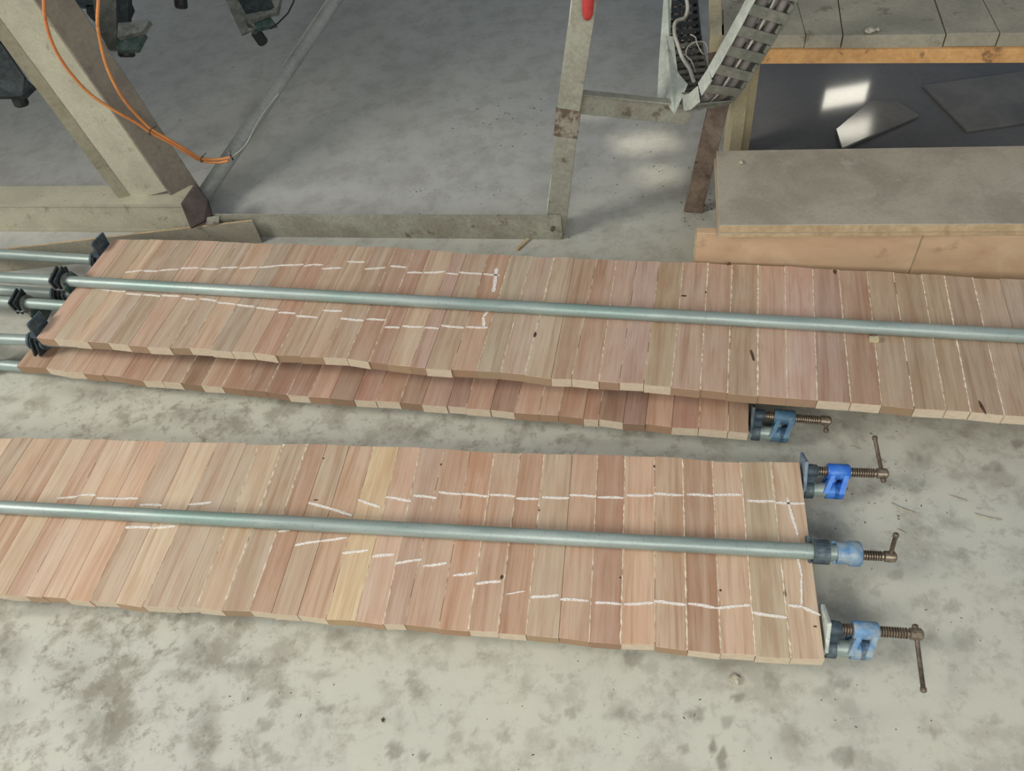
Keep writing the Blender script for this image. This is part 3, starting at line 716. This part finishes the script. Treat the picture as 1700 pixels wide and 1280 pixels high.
head('dark slate press head peeping out left of the cream column', 10, 100, 2.05,
     [(-30, 60, 0), (3, 74, 0), (40, 128, 0), (36, 158, 0), (-30, 160, 0)],
     [([(-30, 134, -.02), (40, 130, -.02), (54, 143, .0), (36, 160, -.0), (-30, 160, -.02)], 'slate_dark')],
     ((28, 156), (38, 176), .019), .02, 'slate_dark')
head('grey plate press head with black foot beside the diagonal tube', 410, 10, 2.2,
     [(366, -20, 0), (400, -20, 0), (424, 46, 0), (400, 57, 0)],
     [([(400, 22, -.0), (440, 16, .02), (458, 40, .03), (424, 48, .0), (412, 46, 0)], 'green_iron'), ([(384, -20, -.02), (440, -20, 0), (456, 12, 0), (412, 30, -.02)], 'slate_dark'),
      ([(430, -20, -.0), (468, -20, 0), (460, 20, 0), (440, 24, 0)], 'grey_iron'), ([(408, 24, -.03), (448, 16, .0), (452, 20, 0), (414, 34, -.03)], 'grey_iron')],
     ((424, 52), (438, 72), .0165), .03, 'grey_iron')
head('small black press foot at the top edge beyond the column', 300, -15, 2.3,
     [(286, -40, 0), (316, -40, 0), (316, -14, 0), (286, -14, 0)], [], ((299, -8), (301, 14), .019), .01, 'slate_dark')
head('dark bracket block at the top edge between the orange cables', 138, -5, 2.1,
     [(112, -30, 0), (158, -30, 0), (160, 8, 0), (146, 12, 0), (126, 10, 0), (114, 0, 0)],
     [([(142, 8, 0), (160, 8, 0), (160, 28, 0), (150, 30, 0), (144, 22, 0)], 'slate_dark')], ((204, 2), (206, 18), .016), .01, 'slate')
lp = [(449, 48, 2.21), (462, 38, 2.22), (478, 22, 2.23), (488, 2, 2.24), (488, -30, 2.25)]
m = MB(); m.tube([atd(*p) for p in lp], .0022, 8); tag(m.build('cable', 'black'), 'thin black cable looping off the press head by the tube', 'cable')

# ------------------------------------------------------------------ orange cables
def smooth(pts, n=6):
    out = []; P = [pts[0]] + list(pts) + [pts[-1]]
    for i in range(1, len(P) - 2):
        for k in range(n):
            t = k / n; a, b, c, d_ = P[i - 1], P[i], P[i + 1], P[i + 2]
            out.append(0.5 * ((2 * b) + (c - a) * t + (2 * a - 5 * b + 4 * c - d_) * t * t + (3 * b - a - 3 * c + d_) * t ** 3))
    out.append(P[-1]); return out
z3 = lambda l: [(x / 3.4, y / 3.4, dd) for x, y, dd in l]
oc1 = z3([(245, -200, 1.62), (248, 0, 1.68), (255, 110, 1.72), (290, 230, 1.76), (340, 330, 1.80), (420, 440, 1.85), (520, 540, 1.90), (640, 620, 1.94), (780, 700, 1.99), (850, 748, 2.02), (960, 806, 2.06), (1060, 866, 2.10), (1130, 905, 2.14), (1220, 918, 2.16), (1290, 908, 2.15)])
oc2 = z3([(560, -200, 1.66), (556, 0, 1.70), (550, 120, 1.74), (565, 230, 1.79), (600, 370, 1.84), (660, 500, 1.89), (720, 590, 1.94), (800, 680, 1.99), (858, 732, 2.015), (960, 790, 2.05), (1060, 850, 2.09), (1130, 892, 2.13), (1220, 900, 2.15), (1300, 888, 2.15)])
for l, lab in ((oc1, 'orange cable curving over the cream column, left of the pair'), (oc2, 'orange cable hanging right of the column until the tie')):
    m = MB(); m.tube(smooth([atd(*p) for p in l]), .0038, 10); tag(m.build('orange_cable', 'orange'), lab, 'cable', 'orange cables tied by the column')
for (x, y, dd, tx, ty) in ((852, 742, 2.015, 1, .55), (1140, 898, 2.13, 1, .3), (1308, 888, 2.15, 1, -.5)):
    c = atd(x / 3.4, y / 3.4, dd); t = (CR * tx - CU * ty).normalized(); n = t.cross(CF).normalized(); m = MB()
    ring = [c + (n * math.cos(k * math.tau / 14) * .0085 + CF * math.sin(k * math.tau / 14) * .0065) for k in range(15)]
    m.tube(ring, .0013, 6, cap=False); m.tube([c + n * .008, c + n * .02 + t * .006], .001, 5)
    tag(m.build('cable_tie', 'slate_dark'), {852: 'cable tie where the two orange cables join', 1140: 'cable tie midway along the joined orange cables', 1308: 'cable tie at the grey tube end of the orange cables'}[x], 'cable tie')
m = MB(); m.tube(smooth([atd(x / 3.4, y / 3.4, dd) for x, y, dd in ((1300, 892, 2.15), (1385, 820, 2.16), (1440, 715, 2.19), (1500, 620, 2.22), (1572, 530, 2.25))]), .0018, 6)
tag(m.build('thin_wire', 'white_cable'), 'thin pale wire running up along the diagonal grey tube', 'wire')

# ------------------------------------------------------------------ cable drag chain
path = [atd(*p) for p in ((1128, -160, 2.55), (1130, -60, 2.33), (1133, 20, 2.16), (1139, 90, 2.0), (1150, 140, 1.86), (1163, 164, 1.76), (1182, 160, 1.68), (1203, 134, 1.63), (1230, 90, 1.58), (1259, 40, 1.53), (1287, -12, 1.485), (1316, -80, 1.43), (1350, -170, 1.37))]
path = smooth(path, 12)
D = path[-20] - path[20]; D.z = 0; D.normalize(); Wx = Vector((-D.y, D.x, 0))
if Wx.x < 0: Wx = -Wx
cum = [0]
for i in range(1, len(path)): cum.append(cum[-1] + (path[i] - path[i - 1]).length)
def along(sv):
    for i in range(1, len(path)):
        if cum[i] >= sv:
            t = (sv - cum[i - 1]) / (cum[i] - cum[i - 1]); return path[i - 1].lerp(path[i], t)
    return path[-1]
ch = empty('cable_chain', at(1160, 190, 0)); ch.location = along(cum[-1] * .5)
tag(ch, 'dusty grey cable drag chain hanging in a U loop at the top', 'cable chain')
CW, CH, PT = .082, .034, .042
nl = int(cum[-1] / PT); cent = sum((p for p in path), Vector()) / len(path)
proto = {}
for i in range(nl):
    s0 = i * PT; c = along(s0 + PT / 2); t = (along(s0 + PT) - along(s0)).normalized()
    wv_ = (Wx - t * Wx.dot(t)).normalized(); n = wv_.cross(t).normalized()   # outer side of the loop
    if n.dot(c - cent) < 0: n = -n
    R = Matrix((t, wv_, n)).transposed()
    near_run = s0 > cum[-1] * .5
    def P(x, y, z): return c + R @ Vector((x, y, z))
    def bx(m, cc, size): m.box(P(*cc), size, R)
    m = MB(); bx(m, (0, -CW / 2, 0), (PT * 1.02, .003, CH)); wbuild(m, 'side_link', 'chain_side', ch, bevel=.0006)
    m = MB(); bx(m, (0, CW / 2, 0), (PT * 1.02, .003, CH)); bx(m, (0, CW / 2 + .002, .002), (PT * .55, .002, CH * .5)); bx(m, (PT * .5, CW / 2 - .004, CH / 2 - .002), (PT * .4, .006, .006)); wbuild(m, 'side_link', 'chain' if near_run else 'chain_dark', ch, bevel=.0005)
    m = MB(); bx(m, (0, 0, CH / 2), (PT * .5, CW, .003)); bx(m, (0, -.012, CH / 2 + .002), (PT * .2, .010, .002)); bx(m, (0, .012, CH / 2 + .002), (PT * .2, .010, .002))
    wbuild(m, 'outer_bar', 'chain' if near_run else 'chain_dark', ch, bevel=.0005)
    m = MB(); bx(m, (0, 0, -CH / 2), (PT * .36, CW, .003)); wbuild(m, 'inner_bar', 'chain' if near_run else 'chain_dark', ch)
def offs(s, y, z):
    c = along(s); t = (along(min(s + .01, cum[-1])) - along(max(s - .01, 0))).normalized(); wv_ = (Wx - t * Wx.dot(t)).normalized(); n = wv_.cross(t).normalized()
    if n.dot(c - cent) < 0: n = -n
    return c + wv_ * y + n * z
for k, (y, z, r, mt, lab) in enumerate(((-.018, .002, .0115, 'grey_cable', None), (.006, 0, .006, 'grey_cable', None), (.022, .002, .009, 'grey_cable', None), (.000, .009, .0025, 'white_cable', 'thin pale cable'))):
    m = MB(); m.tube([offs(s, y + .002 * math.sin(s * 20 + k), z) for s in np.linspace(.01, cum[-1] - .01, 60)], r, 8); o = wbuild(m, 'cable', mt, ch)
    if lab: o['label'] = lab
half = cum[-1] * .5
m = MB(); m.tube([offs(half + .10 + .012 * k, -.012 + .004 * k, .014 + .003 * math.sin(k)) for k in range(9)], .0028, 8); wbuild(m, 'cable', 'pink_cable', ch)['label'] = 'pink cable'
# loose white cable and thin wire spilling out of the far run
zc = lambda l: [atd(1040 + x / 6.1, y / 6.1, dd) for x, y, dd in l]
m = MB(); m.tube(smooth(zc([(610, 0, 1.93), (620, 90, 1.92), (590, 180, 1.92), (500, 220, 1.90), (485, 330, 1.88), (530, 480, 1.86), (570, 590, 1.84), (640, 700, 1.80), (680, 820, 1.76)])), .0045, 8); wbuild(m, 'cable', 'white_cable', ch)['label'] = 'loose white cable'
m = MB(); m.tube(smooth(zc([(700, 730, 1.80), (660, 620, 1.83), (605, 560, 1.85), (620, 480, 1.86), (700, 425, 1.86), (790, 430, 1.86), (820, 490, 1.86), (830, 550, 1.86)])), .0016, 6); wbuild(m, 'cable', 'white_cable', ch)['label'] = 'thin loose wire'
m = MB(); m.tube(smooth(zc([(650, 350, 1.87), (700, 380, 1.86), (715, 440, 1.85), (770, 540, 1.85), (830, 550, 1.86)])), .0014, 6); wbuild(m, 'cable', 'white_cable', ch)['label'] = 'thin loose wire'
# pale sheet-metal cover strip along the far run, torn at the bottom
m = MB(); cv = [atd(*p) for p in ((1106, -60, 1.99), (1100, 20, 1.96), (1094, 100, 1.90), (1090, 194, 1.84), (1108, 172, 1.82), (1112, 100, 1.88), (1114, 20, 1.94), (1116, -60, 1.97))]
m.prism(cv, .0015, 0, CF); wbuild(m, 'cover_strip', 'chain_side', ch)
m = MB(); cv = [atd(*p) for p in ((1106, 60, 1.89), (1118, 60, 1.89), (1125, 120, 1.83), (1142, 140, 1.76), (1120, 190, 1.74), (1106, 170, 1.79))]
m.prism(cv, .0015, 0, CF); wbuild(m, 'cover_strip', 'chain_side', ch)

# ------------------------------------------------------------------ standing board behind the stacked panels
sb = MB(); a = at(-30, 419, .075); b = at(419, 367, .075); dd_ = (b - a).normalized(); qq = Vector((-dd_.y, dd_.x, 0))
sb.hexa([Vector((p.x, p.y, z)) for z in (0, .075) for p in (a, b, b + qq * .005, a + qq * .005)])
root = empty('standing_board', Vector((b.x, b.y, 0))); tag(root, 'thin dusty board standing on edge between machine base and panels', 'board')
wbuild(sb, 'board_face', 'dust_green', root)
m = MB(); m.prism([Vector((p.x, p.y, .0765)) for p in (a, b, b + qq * .005, a + qq * .005)], .0015); wbuild(m, 'cut_edge', 'ply_edge', root)['label'] = 'pale cut edge'

# ------------------------------------------------------------------ right side: plank stack, dark sheet, bench
def slab(name, pts, z, th, mat, label, cat, edge=None, group=None):
    P_ = [at(x, y, z) for x, y in pts]; base = Vector((sum(p.x for p in P_) / len(P_), sum(p.y for p in P_) / len(P_), z - th))
    m = MB(); m.prism(P_, th)
    if edge: m.mi = [0, 0] + [1] * len(P_)
    m.v = [p - base for p in m.v]
    o = m.build(name, [mat] + ([edge] if edge else []), None, bevel=.0012); o.location = base
    tag(o, label, cat, group); return o
# low plinth boards below the wide board
ZT = .245
slab('wide_board', [(1194, 374), (2050, 369.5), (2050, 236), (1190, 250)], ZT, .020, 'dust_board', 'wide dusty plywood board, top of the stack at right', 'board', 'ply_edge')
slab('plywood_board', [(1192, 387), (2050, 380), (2050, 241), (1186, 262)], ZT - .0205, .012, 'dust_board', 'thin plywood sheet just under the wide dusty board', 'board', 'ply_edge')
def upright(px0, px1, lab):
    a = at(px0[0], px0[1], ZT - .034); b = at(px1[0], px1[1], ZT - .034); d = (b - a).normalized(); q = Vector((-d.y, d.x, 0))
    base = (a + b) / 2; base.z = 0
    root = empty('upright_board', base); tag(root, lab, 'board', 'peach plywood boards standing on edge')
    m = MB(); m.hexa([Vector((p.x, p.y, z)) for z in (0, ZT - .034) for p in (a, b, b + q * .018, a + q * .018)]); wbuild(m, 'veneer_face', 'veneer', root, bevel=.0008)
    m = MB(); m.box((a - d * .0015 + q * .009).xyz - Vector((0, 0, (ZT - .034) / 2)), (.002, .016, ZT - .036), Matrix.Rotation(math.atan2(d.y, d.x), 3, 'Z')); wbuild(m, 'edge_band', 'pale_wood', root)
upright((1157, 387), (1532, 390), 'peach plywood board on edge under the stack, left of the joint')
upright((1535, 390), (2050, 394), 'peach plywood board on edge under the stack, right of the joint')
# sleepers that carry the wide board
for (x, lab) in ((1225, 'wooden sleeper under the left end of the plank stack'), (1600, 'wooden sleeper under the right half of the plank stack')):
    a = at(x, 378, ZT - .034); b = at(x, 262, ZT - .034); d = (b - a).normalized(); q = Vector((-d.y, d.x, 0)); a = a + d * .03
    m = MB(); m.hexa([Vector((p.x, p.y, z)) for z in (0, ZT - .0335) for p in (a, a - q * .08, b - q * .08, b)]); base = Vector((a.x, a.y, 0)); m.v = [p - base for p in m.v]
    o = m.build('sleeper', 'pale_wood'); o.location = base; tag(o, lab, 'timber', 'sleepers under the plank stack')
# dark glossy sheet behind the stack
slab('dark_sheet', [(1238, 300), (2000, 294), (2000, 56), (1262, 70)], .022, .018, 'laminate', 'large glossy dark grey sheet lying flat between stack and bench', 'sheet')
# two offcut plates on it, one tipped
MAT['laminate2'] = speckled('dusty_laminate', (138, 136, 131), (124, 123, 120), 8, None, 0.08, 0, 60, 0.05, bump=0.0)
def plate(pts, name, lab, th=.008, slope=0.0):
    P_ = [at(x, y, z) for x, y, z in pts]; yc = sum(p.y for p in P_) / len(P_); zc = sum(p.z for p in P_) / len(P_)
    P_ = [at(x, y, zc - slope * (p.y - yc)) for (x, y, z), p in zip(pts, P_)]; base = sum(P_, Vector()) / len(P_); base.z = .022
    m = MB(); m.prism(P_, th); m.v = [p - base for p in m.v]; o = m.build(name, 'laminate2', None, bevel=.0008); o.location = base; tag(o, lab, 'offcut')
plate([(1388, 214, .0345), (1398, 246, .0365), (1526, 190, .0365), (1490, 168, .0325), (1446, 166, .0315)], 'laminate_offcut', 'small dark offcut reflecting the window, tipped on the dark sheet', slope=.030)
plate([(1606, 216, .031), (1532, 141, .031), (1700, 118, .031), (1790, 190, .031)], 'laminate_offcut', 'large square dark offcut on the dark sheet at right')
# work bench with dusty top planks
ZB = .46
bench = empty('workbench', at(1216, 262, 0)); tag(bench, 'low wooden bench with dusty plank top in the upper right corner', 'bench')
fr_y = lambda x: 53 + (x - 1290) * .0
def bp(x, y, z=ZB): return at(x, y, z)
cols_ = [(1198, 1338), (1339, 1399), (1401, 1571), (1573, 1660), (1662, 1800), (1802, 1960)]
top_x = {1198: 1196, 1338: 1322, 1339: 1323, 1399: 1391, 1401: 1393, 1571: 1552, 1573: 1554, 1660: 1632, 1662: 1634, 1800: 1765, 1802: 1767, 1960: 1918}
for i, (x0, x1) in enumerate(cols_):
    yb = lambda x: 60 - (x - 1200) * .012
    pl = [bp(x0, yb(x0)), bp(x1, yb(x1)), bp(top_x[x1], 0), bp(top_x[x0], 0)]
    for k in (2, 3):   # run the plank back to its real length
        f = pl[3 - k]; pl[k] = f + (pl[k] - f) * 3.2
    m = MB(); m.prism([p - Vector((0, 0, .001 * (i % 3))) for p in pl], .028); wbuild(m, 'plank', 'dust_green', bench, bevel=.001)
a, b = bp(1196, 60) - Vector((0, 0, .029)), bp(1960, 51.5) - Vector((0, 0, .029)); d = (b - a).normalized(); q = Vector((-d.y, d.x, 0))
m = MB(); m.prism([a - q * .006, b - q * .006, b + q * .35, a + q * .35], .030); wbuild(m, 'apron', 'orange_ply', bench)['label'] = 'orange plywood edge under the top'
def leg(px, py, wx, wy, mat, zt=.40):
    p = at(px, py, 0); m = MB(); m.hexa([Vector((p.x + x, p.y + y, z)) for z in (0, zt) for x, y in ((0, 0), (wx, 0), (wx, wy), (0, wy))]); wbuild(m, 'leg', mat, bench, bevel=.001)
leg(1207, 277, .034, .045, 'pale_wood'); leg(1224, 262, .030, .03, 'pale_wood')
pe = bp(1930, 52); m = MB(); m.hexa([Vector((pe.x + x, pe.y + y, z)) for z in (0, .40) for x, y in ((0, .05), (.05, .05), (.05, .10), (0, .10))]); wbuild(m, 'leg', 'pale_wood', bench, bevel=.001)
m = MB(); a = bp(1179, 62); b = bp(1179, -120); m.prism([a, a + Vector((.03, .0, 0)), b + Vector((.03, 0, 0)), b], .035); wbuild(m, 'side_rail', 'pale_wood', bench)
m = MB(); a = bp(1178, 88, ZB - .04); b = bp(1178, 60, ZB - .04); m.prism([a, a + Vector((.035, .0, 0)), b + Vector((.035, 0, 0)), b], .035); wbuild(m, 'dark_block', 'rust_frame', bench)

# ------------------------------------------------------------------ small things
def lump(name, px, py, z, r, mat, label, cat, squash=.5):
    c = at(px, py, z); m = MB(); bm = bmesh.new(); bmesh.ops.create_icosphere(bm, subdivisions=2, radius=r)
    ph = random.uniform(0, 9)
    vs = [Vector((v.co.x * (1 + .25 * math.sin(ph + v.co.y * 3 / r)), v.co.y * (1 + .2 * math.cos(ph + v.co.x * 4 / r)), (v.co.z + r) * squash * (1 + .2 * math.sin(v.co.x * 5 / r)))) for v in bm.verts]
    fs = [tuple(v.index for v in f.verts) for f in bm.faces]; bm.free(); m.add(vs, fs)
    o = m.build(name, mat); o.location = c; tag(o, label, cat); return o
root_c = at(1450, 566, Z_UP)
m = MB(); m.box((0, 0, .004), (.017, .010, .008), Matrix.Rotation(-.3, 3, 'Z')); m.box((.006, .0, .0045), (.004, .008, .009), Matrix.Rotation(-.3, 3, 'Z'))
o = m.build('wood_offcut', 'pale_wood', None, bevel=.0006); o.location = root_c; tag(o, 'tiny pale wood block lying on the upper panel', 'offcut')
c = at(868, 407, 0); m = MB(); m.box((0, 0, .003), (.05, .009, .006), Matrix.Rotation(.75, 3, 'Z')); o = m.build('wood_stick', 'ply_edge', None, bevel=.0006); o.location = c
tag(o, 'short pale stick on the floor just below the front rail', 'offcut')
lump('glue_blob', 1221, 1129, 0, .008, 'chip', 'round dried glue blob on floor below the front panel', 'debris')
lump('wood_chip', 1230, 271, ZT, .006, 'chip', 'pale chip near the left end of the wide dusty board', 'debris')
lump('putty_lump', 1443, 54, ZB, .010, 'chip', 'pale lump on the front edge of the bench top', 'debris')
lump('putty_lump', 1456, 51, ZB, .006, 'chip', 'smaller pale lump right of the big one on the bench', 'debris')
lump('pebble', 636, 1196, 0, .0032, 'dark_chip', 'dark pebble on the floor below the front panel', 'debris')
for (x, y, zz) in ((851, 193, 0), (858, 198, 0), (837, 205, 0), (828, 207, 0), (819, 222, 0), (784, 195, 0), (801, 246, 0), (904, 203, 0)):
    pass
# loose crumbs and sawdust grains: nobody could count them
cr = MB()
def crumb(px, py, r, mi, z=0):
    c = at(px, py, z); an = random.uniform(0, 3.14); l = r * random.uniform(.8, 1.9); h = r * random.uniform(.3, .7)
    R = Matrix.Rotation(an, 3, 'Z'); q = [R @ Vector(p) for p in ((-l, -r * .6, 0), (l, -r * .5, 0), (l * .7, r * .6, 0), (-l * .8, r * .5, 0), (0, 0, h))]
    cr.add([c + p for p in q], [(0, 1, 4), (1, 2, 4), (2, 3, 4), (3, 0, 4), (3, 2, 1, 0)], mi)
def scatter(n, cx, cy, sx_, sy_, r0, r1, pd=.3):
    for _ in range(n):
        x, y = random.gauss(cx, sx_), random.gauss(cy, sy_)
        crumb(x, y, random.uniform(r0, r1), 1 if random.random() < pd else 0)
scatter(90, 855, 180, 36, 34, .0012, .0032, .3); scatter(30, 700, 320, 20, 14, .0012, .003, .2); scatter(60, 800, 230, 120, 80, .001, .0025, .7)
scatter(90, 1160, 348, 16, 12, .0012, .003, .5); scatter(70, 1060, 300, 70, 50, .001, .0025, .6); scatter(60, 800, 1180, 420, 60, .0007, .0016, .6)
scatter(30, 1500, 1100, 140, 90, .0007, .0015, .6); scatter(20, 300, 680, 260, 20, .0008, .0018, .8); scatter(40, 1480, 820, 80, 60, .001, .002, .4); scatter(40, 180, 150, 100, 80, .001, .003, .8)
o = cr.build('floor_crumbs', ['chip', 'dark_chip']); o['kind'] = 'stuff'; tag(o, 'wood crumbs and grit scattered over the concrete floor', 'debris')
# curled plane shavings on the floor at right
for (x, y, l, an) in ((1500, 848, .05, -.7), (1640, 862, .045, -.5), (1590, 830, .03, -.6), (1460, 765, .02, -.9), (1495, 884, .015, -.8), (1420, 745, .02, -.5)):
    c = at(x, y, .0); m = MB(); pts = [c + Vector((math.cos(an + .5 * (t - .5)) * l * (t - .5), math.sin(an + .5 * (t - .5)) * l * (t - .5), .002 + .002 * math.sin(t * 3.1))) for t in np.linspace(0, 1, 9)]
    m.tube(pts, [.0004, .001, .0013, .0015, .0015, .0015, .0013, .001, .0004], 6); base = Vector(c); m.v = [p - base for p in m.v]
    o = m.build('wood_shaving', 'chip'); o.location = base; tag(o, {1500: 'longest pale shaving curl, right of the bright blue clamp head', 1640: 'pale shaving nearest the right edge of the photo', 1590: 'pale shaving between the longest curl and the right edge', 1460: 'short shaving between the two upper clamp handles', 1495: 'tiny shaving just above the middle clamp handle', 1420: 'short shaving right below the upper clamp screw'}[x], 'shaving', 'wood shavings on the floor at right')
